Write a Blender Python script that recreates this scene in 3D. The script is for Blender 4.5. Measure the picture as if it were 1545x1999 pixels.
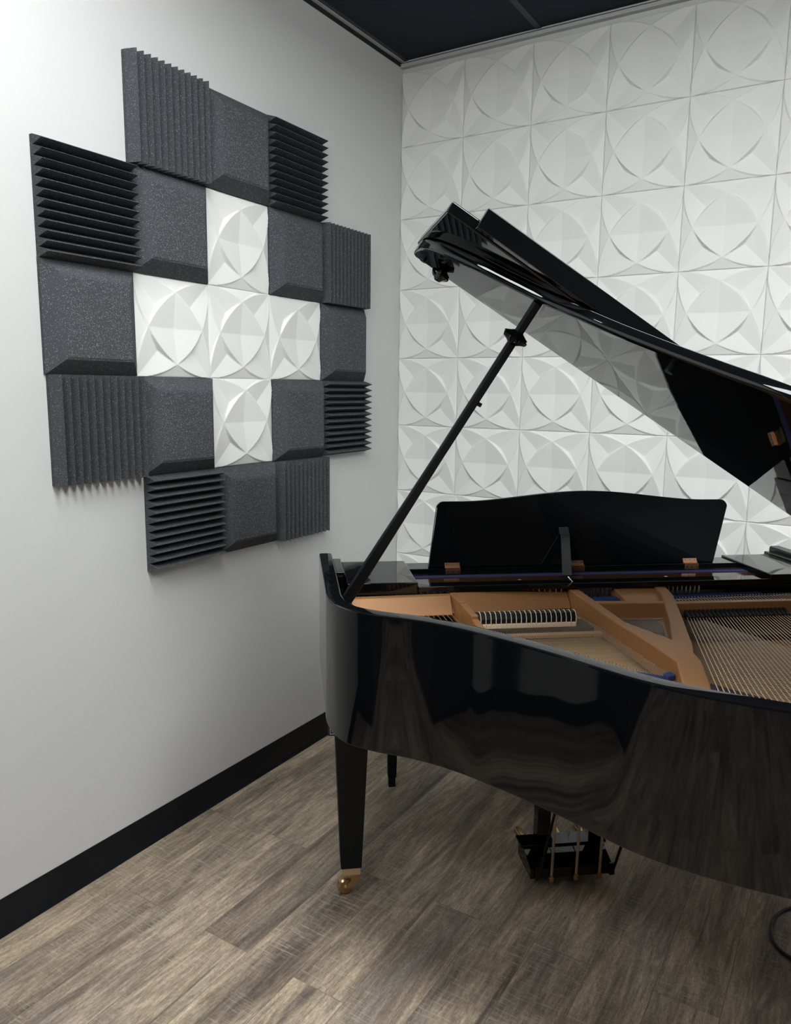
import bpy, bmesh, math, random
from math import sin, cos, pi, sqrt, radians
from mathutils import Vector, Matrix

random.seed(7)
for o in list(bpy.data.objects):
    bpy.data.objects.remove(o, do_unlink=True)
SC = bpy.context.scene
COL = SC.collection

# ------------------------------------------------------------------ camera
cam_data = bpy.data.cameras.new('camera')
cam = bpy.data.objects.new('camera', cam_data)
COL.objects.link(cam)
SC.camera = cam
FPX = 1491.595
yaw, pitch, roll = radians(-31.73983), radians(-9.20556), radians(0.68752)
cy_, sy_, cp_, sp_ = cos(yaw), sin(yaw), cos(pitch), sin(pitch)
fw = Vector((sy_ * cp_, cy_ * cp_, sp_))
rr = Vector((cy_, -sy_, 0))
up = rr.cross(fw)
r2 = cos(roll) * rr + sin(roll) * up
u2 = -sin(roll) * rr + cos(roll) * up
cam.matrix_world = Matrix(((r2.x, u2.x, -fw.x, 1.8885), (r2.y, u2.y, -fw.y, -3.0588), (r2.z, u2.z, -fw.z, 1.4892), (0, 0, 0, 1)))
cam_data.sensor_fit = 'HORIZONTAL'
cam_data.sensor_width = 36.0
cam_data.lens = FPX / 1545.0 * 36.0
cam_data.clip_start = 0.02

# ------------------------------------------------------------------ render look
SC.view_settings.view_transform = 'Standard'
SC.view_settings.look = 'None'
SC.view_settings.gamma = 1.0
SC.view_settings.use_curve_mapping = False
SC.view_settings.exposure = 0.5
world = bpy.data.worlds.new('world')
SC.world = world
world.use_nodes = True
bg = world.node_tree.nodes['Background']
bg.inputs[0].default_value = (0.8, 0.85, 0.9, 1)
bg.inputs[1].default_value = 0.02
SC.cycles.max_bounces = 10
SC.cycles.diffuse_bounces = 5
SC.cycles.glossy_bounces = 6

CEIL = 2.888
ROOM_X, ROOM_Y = 4.3, -5.3
LAMPS = [(1.05, -2.0, 9.5), (2.7, -2.0, 22.0), (1.05, -3.75, 12.5)]       # x, y, strength of each recessed panel; last one unseen, added to brighten left wall

# ------------------------------------------------------------------ materials
def nt(name):
    m = bpy.data.materials.new(name)
    m.use_nodes = True
    return m, m.node_tree.nodes, m.node_tree.links, m.node_tree.nodes['Principled BSDF']

def simple(name, col, rough=0.5, metal=0.0, spec=0.5, coat=0.0, bump=None):
    m, N, K, p = nt(name)
    p.inputs['Base Color'].default_value = (*col, 1)
    p.inputs['Roughness'].default_value = rough
    p.inputs['Metallic'].default_value = metal
    p.inputs['Specular IOR Level'].default_value = spec
    p.inputs['Coat Weight'].default_value = coat
    if bump:
        scale, strength, dist = bump
        t = N.new('ShaderNodeTexCoord')
        n = N.new('ShaderNodeTexNoise')
        n.inputs['Scale'].default_value = scale
        n.inputs['Detail'].default_value = 3
        b = N.new('ShaderNodeBump')
        b.inputs['Strength'].default_value = strength
        b.inputs['Distance'].default_value = dist
        K.new(t.outputs['Object'], n.inputs['Vector'])
        K.new(n.outputs['Fac'], b.inputs['Height'])
        K.new(b.outputs['Normal'], p.inputs['Normal'])
    return m

M = {}
M['lacquer'] = simple('black_lacquer', (0.003, 0.0033, 0.004), 0.03, spec=0.5, bump=(2.5, 0.35, 0.004))
M['lid_lacquer'] = simple('black_lid_lacquer', (0.003, 0.0033, 0.004), 0.02, spec=0.5, bump=(5.0, 0.2, 0.0010))
M['case_lacquer'] = simple('black_case_lacquer', (0.003, 0.0033, 0.0042), 0.03, spec=0.38, bump=(2.0, 0.3, 0.004))
M['brass_matte'] = simple('dull_brass', (0.60, 0.44, 0.27), 0.5, metal=0.35)
M['satin_black'] = simple('satin_black', (0.0055, 0.0068, 0.0090), 0.5, spec=0.2)
M['dull_black'] = simple('dull_black', (0.008, 0.008, 0.009), 0.6)
M['black_metal'] = simple('black_metal', (0.03, 0.03, 0.032), 0.3, metal=0.6)
M['bronze'] = simple('bronze_plate_paint', (0.31, 0.150, 0.058), 0.5, metal=0.25, bump=(600, 0.25, 0.0006))
M['brass'] = simple('brass', (0.60, 0.40, 0.22), 0.25, metal=1.0)
M['copper'] = simple('copper_hinge', (0.80, 0.48, 0.30), 0.35, metal=1.0)
M['rod'] = simple('aged_brass_rod', (0.46, 0.37, 0.29), 0.4, metal=0.5)
M['felt_blue'] = simple('blue_felt', (0.03, 0.042, 0.13), 0.95, spec=0.1)
M['felt_purple'] = simple('purple_felt', (0.035, 0.034, 0.085), 0.95, spec=0.1)
M['felt_cream'] = simple('cream_felt', (0.72, 0.6, 0.42), 0.95, spec=0.1)
M['steel'] = simple('steel_pin', (0.6, 0.6, 0.62), 0.25, metal=1.0)
M['wire'] = simple('steel_wire', (0.60, 0.54, 0.46), 0.4, metal=0.7)
M['copper_wire'] = simple('wound_wire', (0.80, 0.60, 0.43), 0.42, metal=0.5)
M['brown_board'] = simple('brown_stained_board', (0.045, 0.02, 0.01), 0.12)
M['bridge_wood'] = simple('bridge_wood', (0.36, 0.2, 0.09), 0.5)
M['pinblock'] = simple('dark_pin_field', (0.05, 0.045, 0.045), 0.5, metal=0.3)
M['rubber'] = simple('black_rubber', (0.0055, 0.0072, 0.0105), 0.38, spec=0.2)
M['sticker_white'] = simple('sticker_print', (0.6, 0.6, 0.58), 0.5)
M['ceiling'] = simple('dark_ceiling_tile', (0.024, 0.030, 0.043), 0.9, spec=0.2, bump=(250, 0.3, 0.001))
M['tbar'] = simple('dark_ceiling_bar', (0.036, 0.042, 0.054), 0.6)
M['trim_dark'] = simple('dark_wall_angle', (0.008, 0.009, 0.012), 0.6)
M['trim_light'] = simple('bare_wall_angle', (0.5, 0.5, 0.5), 0.5)
M['panel'] = simple('white_moulded_panel', (0.80, 0.80, 0.775), 0.55, spec=0.3)
M['keys'] = simple('key_white', (0.75, 0.74, 0.7), 0.3)
M['leather'] = simple('bench_vinyl', (0.008, 0.008, 0.009), 0.45)
M['wall_dark'] = simple('unseen_wall_dark', (0.03, 0.032, 0.036), 0.6, spec=0.3)  # unseen walls made dark so the black lacquer has something dark to reflect
M['added_dark'] = simple('added_cabinet_dark', (0.012, 0.012, 0.014), 0.5)  # for the added cabinets that only the case reflects

def wall_mat():
    m, N, K, p = nt('painted_wall')
    p.inputs['Base Color'].default_value = (0.60, 0.605, 0.60, 1)
    p.inputs['Roughness'].default_value = 0.42
    p.inputs['Specular IOR Level'].default_value = 0.35
    t = N.new('ShaderNodeTexCoord')
    n = N.new('ShaderNodeTexNoise'); n.inputs['Scale'].default_value = 130; n.inputs['Detail'].default_value = 2
    n2 = N.new('ShaderNodeTexNoise'); n2.inputs['Scale'].default_value = 3.0; n2.inputs['Detail'].default_value = 3
    b = N.new('ShaderNodeBump'); b.inputs['Strength'].default_value = 0.22; b.inputs['Distance'].default_value = 0.0012
    b2 = N.new('ShaderNodeBump'); b2.inputs['Strength'].default_value = 0.35; b2.inputs['Distance'].default_value = 0.006
    K.new(t.outputs['Object'], n.inputs['Vector']); K.new(t.outputs['Object'], n2.inputs['Vector'])
    K.new(n2.outputs['Fac'], b2.inputs['Height'])
    K.new(n.outputs['Fac'], b.inputs['Height']); K.new(b2.outputs['Normal'], b.inputs['Normal'])
    K.new(b.outputs['Normal'], p.inputs['Normal'])
    return m
M['wall'] = wall_mat()

def foam_mat():
    m, N, K, p = nt('charcoal_foam')
    p.inputs['Roughness'].default_value = 0.9
    p.inputs['Specular IOR Level'].default_value = 0.15
    t = N.new('ShaderNodeTexCoord')
    v = N.new('ShaderNodeTexVoronoi'); v.inputs['Scale'].default_value = 520
    lt = N.new('ShaderNodeMath'); lt.operation = 'LESS_THAN'; lt.inputs[1].default_value = 0.36
    sx = N.new('ShaderNodeSeparateColor')
    g = N.new('ShaderNodeMath'); g.operation = 'GREATER_THAN'; g.inputs[1].default_value = 0.80
    mu = N.new('ShaderNodeMath'); mu.operation = 'MULTIPLY'
    w = N.new('ShaderNodeMath'); w.operation = 'MULTIPLY'
    mix = N.new('ShaderNodeMix'); mix.data_type = 'RGBA'
    mix.inputs['A'].default_value = (0.062, 0.066, 0.073, 1)
    mix.inputs['B'].default_value = (0.5, 0.52, 0.54, 1)
    K.new(t.outputs['Object'], v.inputs['Vector'])
    K.new(v.outputs['Distance'], lt.inputs[0]); K.new(v.outputs['Color'], sx.inputs[0])
    K.new(sx.outputs['Red'], g.inputs[0]); K.new(lt.outputs[0], mu.inputs[0]); K.new(g.outputs[0], mu.inputs[1])
    K.new(mu.outputs[0], w.inputs[0]); K.new(sx.outputs['Green'], w.inputs[1])
    K.new(w.outputs[0], mix.inputs['Factor'])
    K.new(mix.outputs['Result'], p.inputs['Base Color'])
    n = N.new('ShaderNodeTexNoise'); n.inputs['Scale'].default_value = 500
    b = N.new('ShaderNodeBump'); b.inputs['Strength'].default_value = 0.4; b.inputs['Distance'].default_value = 0.0008
    K.new(t.outputs['Object'], n.inputs['Vector']); K.new(n.outputs['Fac'], b.inputs['Height']); K.new(b.outputs['Normal'], p.inputs['Normal'])
    return m
M['foam'] = foam_mat()

def floor_mat():
    m, N, K, p = nt('vinyl_plank_floor')
    t = N.new('ShaderNodeTexCoord')
    mp = N.new('ShaderNodeMapping'); mp.inputs['Rotation'].default_value = (0, 0, radians(90)); mp.inputs['Location'].default_value = (-0.49, 0.026, 0)
    K.new(t.outputs['Object'], mp.inputs['Vector'])
    br = N.new('ShaderNodeTexBrick')
    br.offset = 0.37; br.offset_frequency = 2; br.squash = 1
    br.inputs['Scale'].default_value = 1.0
    br.inputs['Brick Width'].default_value = 1.22
    br.inputs['Row Height'].default_value = 0.158
    br.inputs['Mortar Size'].default_value = 0.0009
    br.inputs['Mortar Smooth'].default_value = 0.3
    br.inputs['Color1'].default_value = (0, 0, 0, 1); br.inputs['Color2'].default_value = (1, 1, 1, 1)
    K.new(mp.outputs[0], br.inputs['Vector'])
    sep = N.new('ShaderNodeSeparateColor'); K.new(br.outputs['Color'], sep.inputs[0])
    # per-plank offset of the grain
    off = N.new('ShaderNodeMath'); off.operation = 'MULTIPLY'; off.inputs[1].default_value = 37.0
    K.new(sep.outputs['Red'], off.inputs[0])
    cx = N.new('ShaderNodeCombineXYZ'); K.new(off.outputs[0], cx.inputs['Z']); K.new(off.outputs[0], cx.inputs['X'])
    add = N.new('ShaderNodeVectorMath'); add.operation = 'ADD'
    K.new(t.outputs['Object'], add.inputs[0]); K.new(cx.outputs[0], add.inputs[1])
    def noise(sx, sy, scale, detail, rough=0.6, dist=0.0):
        mm = N.new('ShaderNodeMapping'); mm.inputs['Scale'].default_value = (sx, sy, 1)
        K.new(add.outputs[0], mm.inputs['Vector'])
        n = N.new('ShaderNodeTexNoise'); n.inputs['Scale'].default_value = scale; n.inputs['Detail'].default_value = detail
        n.inputs['Roughness'].default_value = rough; n.inputs['Distortion'].default_value = dist
        K.new(mm.outputs[0], n.inputs['Vector']); return n.outputs['Fac']
    def rng(x, a, b, c, d):
        r = N.new('ShaderNodeMapRange'); r.inputs[1].default_value = a; r.inputs[2].default_value = b
        r.inputs[3].default_value = c; r.inputs[4].default_value = d; K.new(x, r.inputs[0]); return r.outputs[0]
    def mixc(f, a, b):
        x = N.new('ShaderNodeMix'); x.data_type = 'RGBA'
        for nm, v in (('A', a), ('B', b)):
            if isinstance(v, tuple): x.inputs[nm].default_value = (*v, 1)
            else: K.new(v, x.inputs[nm])
        if isinstance(f, float): x.inputs['Factor'].default_value = f
        else: K.new(f, x.inputs['Factor'])
        return x.outputs['Result']
    def mul(c, f):
        x = N.new('ShaderNodeMix'); x.data_type = 'RGBA'; x.blend_type = 'MULTIPLY'; x.inputs['Factor'].default_value = 1
        K.new(c, x.inputs['A'])
        cc = N.new('ShaderNodeCombineColor')
        for i in range(3): K.new(f, cc.inputs[i])
        K.new(cc.outputs[0], x.inputs['B']); return x.outputs['Result']
    broad = noise(7, 0.9, 1.3, 4, 0.65, 0.6)
    base = mixc(rng(broad, 0.35, 0.66, 0, 1), (0.145, 0.116, 0.094), (0.50, 0.395, 0.282))
    cool = noise(5, 0.8, 1.9, 3)
    base = mixc(rng(cool, 0.52, 0.72, 0, 0.65), base, (0.27, 0.236, 0.208))
    base = mul(base, rng(sep.outputs['Red'], 0, 1, 0.80, 1.16))
    fine = noise(120, 11, 1.0, 6, 0.75)
    base = mul(base, rng(fine, 0.3, 0.7, 0.56, 1.42))
    fine2 = noise(380, 90, 1.0, 3, 0.7)
    base = mul(base, rng(fine2, 0.3, 0.7, 0.66, 1.34))
    # cathedral rings
    mw = N.new('ShaderNodeMapping'); mw.inputs['Scale'].default_value = (11, 1.5, 1); K.new(add.outputs[0], mw.inputs['Vector'])
    nz = N.new('ShaderNodeTexNoise'); nz.inputs['Scale'].default_value = 0.9; nz.inputs['Detail'].default_value = 2.5; nz.inputs['Distortion'].default_value = 0.35
    K.new(mw.outputs[0], nz.inputs['Vector'])
    m1 = N.new('ShaderNodeMath'); m1.operation = 'MULTIPLY'; m1.inputs[1].default_value = 75; K.new(nz.outputs['Fac'], m1.inputs[0])
    m2 = N.new('ShaderNodeMath'); m2.operation = 'SINE'; K.new(m1.outputs[0], m2.inputs[0])
    base = mul(base, rng(m2.outputs[0], -1, 1, 0.86, 1.12))
    # saw marks across the plank, in patches
    saw = noise(14, 230, 1.0, 3, 0.7)
    patch = noise(3.5, 1.6, 1.4, 2)
    sm = N.new('ShaderNodeMath'); sm.operation = 'MULTIPLY'
    K.new(rng(saw, 0.54, 0.66, 0, 1), sm.inputs[0]); K.new(rng(patch, 0.44, 0.56, 0, 0.8), sm.inputs[1])
    base = mixc(sm.outputs[0], base, (0.44, 0.375, 0.29))
    # dark cracks and knots
    crack = noise(26, 1.3, 1.0, 4, 0.55, 0.4)
    base = mixc(rng(crack, 0.655, 0.72, 0, 0.7), base, (0.055, 0.055, 0.058))
    base = mixc(rng(br.outputs['Fac'], 0, 1, 0, 0.6), base, (0.07, 0.06, 0.05))
    K.new(base, p.inputs['Base Color'])
    p.inputs['Roughness'].default_value = 0.5
    p.inputs['Specular IOR Level'].default_value = 0.35
    b = N.new('ShaderNodeBump'); b.inputs['Strength'].default_value = 0.25; b.inputs['Distance'].default_value = 0.001
    K.new(fine, b.inputs['Height']); K.new(b.outputs['Normal'], p.inputs['Normal'])
    return m
M['floor'] = floor_mat()

def soundboard_mat():
    m, N, K, p = nt('spruce_soundboard')
    t = N.new('ShaderNodeTexCoord')
    mp = N.new('ShaderNodeMapping'); mp.inputs['Scale'].default_value = (1, 60, 1); mp.inputs['Rotation'].default_value = (0, 0, 0.7)
    n = N.new('ShaderNodeTexNoise'); n.inputs['Scale'].default_value = 3; n.inputs['Detail'].default_value = 4
    r = N.new('ShaderNodeValToRGB')
    r.color_ramp.elements[0].position = 0.3; r.color_ramp.elements[0].color = (0.30, 0.165, 0.058, 1)
    r.color_ramp.elements[1].position = 0.75; r.color_ramp.elements[1].color = (0.47, 0.285, 0.115, 1)
    K.new(t.outputs['Object'], mp.inputs[0]); K.new(mp.outputs[0], n.inputs['Vector']); K.new(n.outputs['Fac'], r.inputs[0]); K.new(r.outputs[0], p.inputs['Base Color'])
    p.inputs['Roughness'].default_value = 0.6
    return m
M['soundboard'] = soundboard_mat()

def cable_mat():
    m, N, K, p = nt('braided_cable')
    t = N.new('ShaderNodeTexCoord')
    w = N.new('ShaderNodeTexVoronoi'); w.inputs['Scale'].default_value = 300
    b = N.new('ShaderNodeBump'); b.inputs['Strength'].default_value = 0.8; b.inputs['Distance'].default_value = 0.001
    K.new(t.outputs['Object'], w.inputs['Vector']); K.new(w.outputs['Distance'], b.inputs['Height']); K.new(b.outputs['Normal'], p.inputs['Normal'])
    p.inputs['Base Color'].default_value = (0.02, 0.021, 0.024, 1); p.inputs['Roughness'].default_value = 0.55
    return m
M['cable'] = cable_mat()

def emit_mat(s):
    m, N, K, p = nt('lamp_diffuser')
    p.inputs['Base Color'].default_value = (0.9, 0.9, 0.9, 1)
    p.inputs['Emission Color'].default_value = (0.975, 1.0, 1.0, 1)
    p.inputs['Emission Strength'].default_value = s
    return m

# ------------------------------------------------------------------ mesh helpers
class MB:
    """collects faces; build() links them as one object"""
    def __init__(s, f=None):
        s.v = []; s.f = []; s.map = f or (lambda a, b, c: (a, b, c))
    def add(s, vs, fs):
        n = len(s.v)
        s.v += [tuple(s.map(*v)) for v in vs]
        s.f += [tuple(i + n for i in f) for f in fs]
        return s
    def box(s, a, b):
        x0, y0, z0 = a; x1, y1, z1 = b
        return s.add([(x0, y0, z0), (x1, y0, z0), (x1, y1, z0), (x0, y1, z0), (x0, y0, z1), (x1, y0, z1), (x1, y1, z1), (x0, y1, z1)],
                     [(0, 3, 2, 1), (4, 5, 6, 7), (0, 1, 5, 4), (1, 2, 6, 5), (2, 3, 7, 6), (3, 0, 4, 7)])
    def loft(s, loops, close=True, caps=True):
        n = len(loops[0]); vs = [p for l in loops for p in l]; fs = []
        for i in range(len(loops) - 1):
            for j in range(n if close else n - 1):
                k = (j + 1) % n
                fs.append((i * n + j, i * n + k, (i + 1) * n + k, (i + 1) * n + j))
        if caps:
            fs.append(tuple(range(n - 1, -1, -1))); fs.append(tuple((len(loops) - 1) * n + j for j in range(n)))
        return s.add(vs, fs)
    def prism(s, poly, z0, z1):
        """poly of (a,b); z0, z1 numbers or per-vertex lists"""
        n = len(poly)
        Z0 = z0 if isinstance(z0, (list, tuple)) else [z0] * n
        Z1 = z1 if isinstance(z1, (list, tuple)) else [z1] * n
        return s.loft([[(p[0], p[1], z) for p, z in zip(poly, Z0)], [(p[0], p[1], z) for p, z in zip(poly, Z1)]])
    def tube(s, pts, r, seg=8, caps=True):
        pts = [Vector(p) for p in pts]
        R = r if isinstance(r, (list, tuple)) else [r] * len(pts)
        loops = []; prev = None
        for i, p in enumerate(pts):
            t = (pts[min(i + 1, len(pts) - 1)] - pts[max(i - 1, 0)]).normalized()
            if prev is None:
                a = t.orthogonal().normalized()
            else:
                a = (prev - t * prev.dot(t)).normalized()
            prev = a; b = t.cross(a)
            loops.append([tuple(p + (a * cos(2 * pi * k / seg) + b * sin(2 * pi * k / seg)) * R[i]) for k in range(seg)])
        return s.loft(loops, True, caps)
    def build(s, name, mat, parent=None, bevel=0, smooth=False, seg=2, label=None):
        me = bpy.data.meshes.new(name)
        me.from_pydata(s.v, [], s.f)
        bm = bmesh.new(); bm.from_mesh(me)
        bmesh.ops.remove_doubles(bm, verts=bm.verts, dist=1e-6)
        bmesh.ops.recalc_face_normals(bm, faces=bm.faces)
        bm.to_mesh(me); bm.free()
        me.materials.append(mat)
        o = bpy.data.objects.new(name, me); COL.objects.link(o)
        if parent: o.parent = parent
        if smooth:
            wn = o.modifiers.new('normals', 'WEIGHTED_NORMAL'); wn.keep_sharp = True; wn.weight = 100
            for p in me.polygons: p.use_smooth = True
            if smooth != 'all':
                me.set_sharp_from_angle(angle=radians(35))
        if bevel:
            b = o.modifiers.new('bevel', 'BEVEL'); b.width = bevel; b.segments = seg; b.limit_method = 'ANGLE'; b.angle_limit = radians(35)
            b.harden_normals = True
            for p in me.polygons: p.use_smooth = True
            me.set_sharp_from_angle(angle=radians(35))
        if label: o['label'] = label
        return o

def empty(name, loc=(0, 0, 0), rz=0):
    o = bpy.data.objects.new(name, None); COL.objects.link(o)
    o.location = loc; o.rotation_euler = (0, 0, rz); o.empty_display_size = 0.1
    return o

def tag(o, label, cat, group=None):
    o['label'] = label; o['category'] = cat
    if group: o['group'] = group
    return o

def struct(o):
    o['kind'] = 'structure'; return o

def catmull(P, n=8, closed=False):
    out = []
    for i in range(len(P) - 1):
        p0 = P[max(i - 1, 0)]; p1 = P[i]; p2 = P[i + 1]; p3 = P[min(i + 2, len(P) - 1)]
        for k in range(n):
            t = k / n
            out.append(tuple(0.5 * ((2 * b) + (-a + c) * t + (2 * a - 5 * b + 4 * c - d) * t * t + (-a + 3 * b - 3 * c + d) * t ** 3)
                             for a, b, c, d in zip(p0, p1, p2, p3)))
    out.append(tuple(P[-1])); return out

# ================================================================== SETTING
struct(MB().box((0, ROOM_Y, -0.05), (ROOM_X, 0.012, 0)).build('floor', M['floor']))
struct(MB().box((-0.1, ROOM_Y, 0), (0, 0.012, CEIL)).build('wall_left', M['wall']))
struct(MB().box((-0.1, 0.012, 0), (ROOM_X + 0.1, 0.11, CEIL)).build('wall_back', M['wall']))
struct(MB().box((ROOM_X, ROOM_Y, 0), (ROOM_X + 0.1, 0.012, CEIL)).build('wall_right', M['wall_dark']))
struct(MB().box((-0.1, ROOM_Y - 0.1, 0), (ROOM_X + 0.1, ROOM_Y, CEIL)).build('wall_front', M['wall_dark']))
# ceiling with holes for the lamps is made of tiles between bars: one slab, the lamps hang flush beneath it
struct(MB().box((-0.1, ROOM_Y - 0.1, CEIL), (ROOM_X + 0.1, 0.11, CEIL + 0.05)).build('ceiling', M['ceiling']))
tb = MB()
for x in [0.634 + 0.61 * k for k in range(-1, 7)]:
    if 0.01 < x < ROOM_X: tb.box((x - 0.012, ROOM_Y, CEIL - 0.003), (x + 0.012, 0.012, CEIL + 0.001))
for y in [-1.35 - 1.22 * k for k in range(0, 4)]:
    if y > ROOM_Y: tb.box((0, y - 0.012, CEIL - 0.0029), (ROOM_X, y + 0.012, CEIL + 0.001))
struct(tb.build('trim_1', M['tbar']))
# wall angle: dark upright flange and a bare light lip
struct(MB().box((0, ROOM_Y, CEIL - 0.022), (0.003, 0.012, CEIL)).build('trim_2', M['trim_dark']))
struct(MB().box((0.003, ROOM_Y, CEIL - 0.005), (0.020, 0.0, CEIL - 0.0002)).build('trim_3', M['trim_light']))
struct(MB().box((0.0, -0.006, CEIL - 0.006), (ROOM_X, 0.012, CEIL - 0.0002)).build('trim_4', M['trim_light']))
struct(MB().box((0.0, -0.012, CEIL - 0.026), (ROOM_X, 0.012, CEIL - 0.012)).build('trim_5', M['trim_light']))
def baseboard(name, path, nrm):
    """cove base: flat face with a small toe"""
    (x0, y0), (x1, y1) = path; nx, ny = nrm
    prof = [(0, 0), (0.010, 0), (0.0075, 0.004), (0.0045, 0.012), (0.0035, 0.022), (0.0035, 0.105), (0.0022, 0.107), (0, 0.107)]
    mb = MB()
    L0 = [(x0 + nx * d, y0 + ny * d, z) for d, z in prof]; L1 = [(x1 + nx * d, y1 + ny * d, z) for d, z in prof]
    mb.loft([L0, L1])
    return struct(mb.build(name, M['rubber'], smooth=True))
baseboard('baseboard_left', ((0, -1.392), (0, 0.012)), (1, 0))
baseboard('baseboard_left', ((0, ROOM_Y), (0, -1.3935)), (1, 0))
baseboard('baseboard_back', ((0.01, 0.012), (ROOM_X, 0.012)), (0, -1))
baseboard('baseboard_right', ((ROOM_X, 0.0), (ROOM_X, ROOM_Y)), (-1, 0))
baseboard('baseboard_front', ((0.0, ROOM_Y), (ROOM_X, ROOM_Y)), (0, 1))

# lamps
for k, (x, y, s) in enumerate(LAMPS):
    e = empty('ceiling_light', (x, y, CEIL - 0.012))
    w_, l_ = 0.59, 0.285
    mb = MB()
    for a, b in (((-w_ - .012, -l_ - .012), (w_ + .012, -l_)), ((-w_ - .012, l_), (w_ + .012, l_ + .012)), ((-w_ - .012, -l_), (-w_, l_)), ((w_, -l_), (w_ + .012, l_))):
        mb.box((a[0], a[1], -0.006), (b[0], b[1], 0.0115))
    mb.build('frame', M['trim_light'], e)
    MB().box((-w_, -l_, -0.085), (w_, l_, 0.0115)).build('diffuser', emit_mat(s), e)
    where = ['above the wall of foam tiles', 'above the raised piano lid', 'added unseen behind the viewpoint to brighten the left wall'][k]
    tag(e, 'rectangular white box-shaped ceiling light ' + where, 'ceiling light')

# ================================================================== MOULDED WHITE PANELS
def panel_mesh(S, t=0.010, n=116):
    """tile of size S lying in x-z, relief toward -y; arcs of radius 1 round the four corners"""
    c_, b_ = 0.118, 0.120
    a2 = 0.0; a = a2 + 0.366 * (c_ - b_); d_ = 2.73 * c_
    corners = [(0, 0), (1, 0), (0, 1), (1, 1)]
    def h(x, y):
        dd = [1.0 - math.hypot(x - cx, y - cy) for cx, cy in corners]   # >0 inside the disc
        o = sorted(range(4), key=lambda i: dd[i])
        mx, my = abs(x - .5), abs(y - .5)
        hc = a + b_ * (mx + my)                           # centre dish
        u_, v_ = x - .5, y - .5
        hp = a2 + c_ * abs(abs(u_) - abs(v_))             # corner leaf, valley on the diagonal
        e_ = min(x, 1 - x, y, 1 - y)
        he = a2 + d_ * e_                                 # edge spandrel
        # step centre -> leaf across the nearest arc
        s1 = max(hc - hp, 0.0); s2 = max(hp - he, 0.0)
        d1, d2 = dd[o[0]], dd[o[1]]
        w1 = max(s1 * 0.5, 0.004); w2 = max(s2 * 0.5, 0.004)
        def sm(q):
            q = min(max(q, 0), 1); return q * q * (3 - 2 * q) * 0.4 + q * 0.6
        f1 = sm((d1 + w1) / w1); f2 = sm((d2 + w2) / w2)
        low = he + (hp - he) * f2
        return low + (hc - low) * f1 if d1 > -w1 else low
    vs = []; fs = []
    for j in range(n + 1):
        for i in range(n + 1):
            x, y = i / n, j / n
            q = h(x, y) * S
            e_ = min(x, 1 - x, y, 1 - y) * S
            if e_ < 1e-6: q -= 0.0016
            vs.append((x * S, -(t * 0.45 + q), y * S))
    for j in range(n):
        for i in range(n):
            k = j * (n + 1) + i
            q = (k, k + 1, k + n + 2, k + n + 1)
            if (i < n / 2) == (j < n / 2):
                fs += [(q[0], q[1], q[2]), (q[0], q[2], q[3])]
            else:
                fs += [(q[0], q[1], q[3]), (q[1], q[2], q[3])]
    # skirt to the wall
    ring = [i for i in range(n + 1)] + [(j * (n + 1) + n) for j in range(1, n + 1)] + [n * (n + 1) + i for i in range(n - 1, -1, -1)] + [j * (n + 1) for j in range(n - 1, 0, -1)]
    base = len(vs)
    for i in ring: vs.append((vs[i][0], 0, vs[i][2]))
    L = len(ring)
    for q in range(L):
        r_ = (q + 1) % L; fs.append((ring[q], base + q, base + r_, ring[r_]))
    fs.append(tuple(range(base, base + L)))
    me = bpy.data.meshes.new('moulded_panel'); me.from_pydata(vs, [], fs)
    bm = bmesh.new(); bm.from_mesh(me); bmesh.ops.recalc_face_normals(bm, faces=bm.faces); bm.to_mesh(me); bm.free()
    for p in me.polygons: p.use_smooth = len(p.vertices) < 5
    me.set_sharp_from_angle(angle=radians(50))
    me.materials.append(M['panel'])
    return me

ORD = ['first', 'second', 'third', 'fourth', 'fifth', 'sixth', 'seventh', 'eighth', 'ninth']
PS = 0.305; PTOP = 2.8438
pm = panel_mesh(PS - 0.0011)
for r in range(9):
    for c in range(7):
        o = bpy.data.objects.new('moulded_tile', pm); COL.objects.link(o)
        jr = random.Random(r * 31 + c)
        o.location = (c * PS + 0.00055, 0.012 + jr.uniform(-0.0006, 0), PTOP - (r + 1) * PS + 0.00055)
        rowt = 'top row' if r == 0 else ('bottom row' if r == 8 else '%s row from ceiling' % ORD[r])
        colt = 'at the room corner' if c == 0 else '%s from the room corner' % ORD[c]
        tag(o, 'white circle-pattern back wall panel, %s, %s' % (rowt, colt), 'wall panel', 'white moulded panels covering the back wall')

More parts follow.
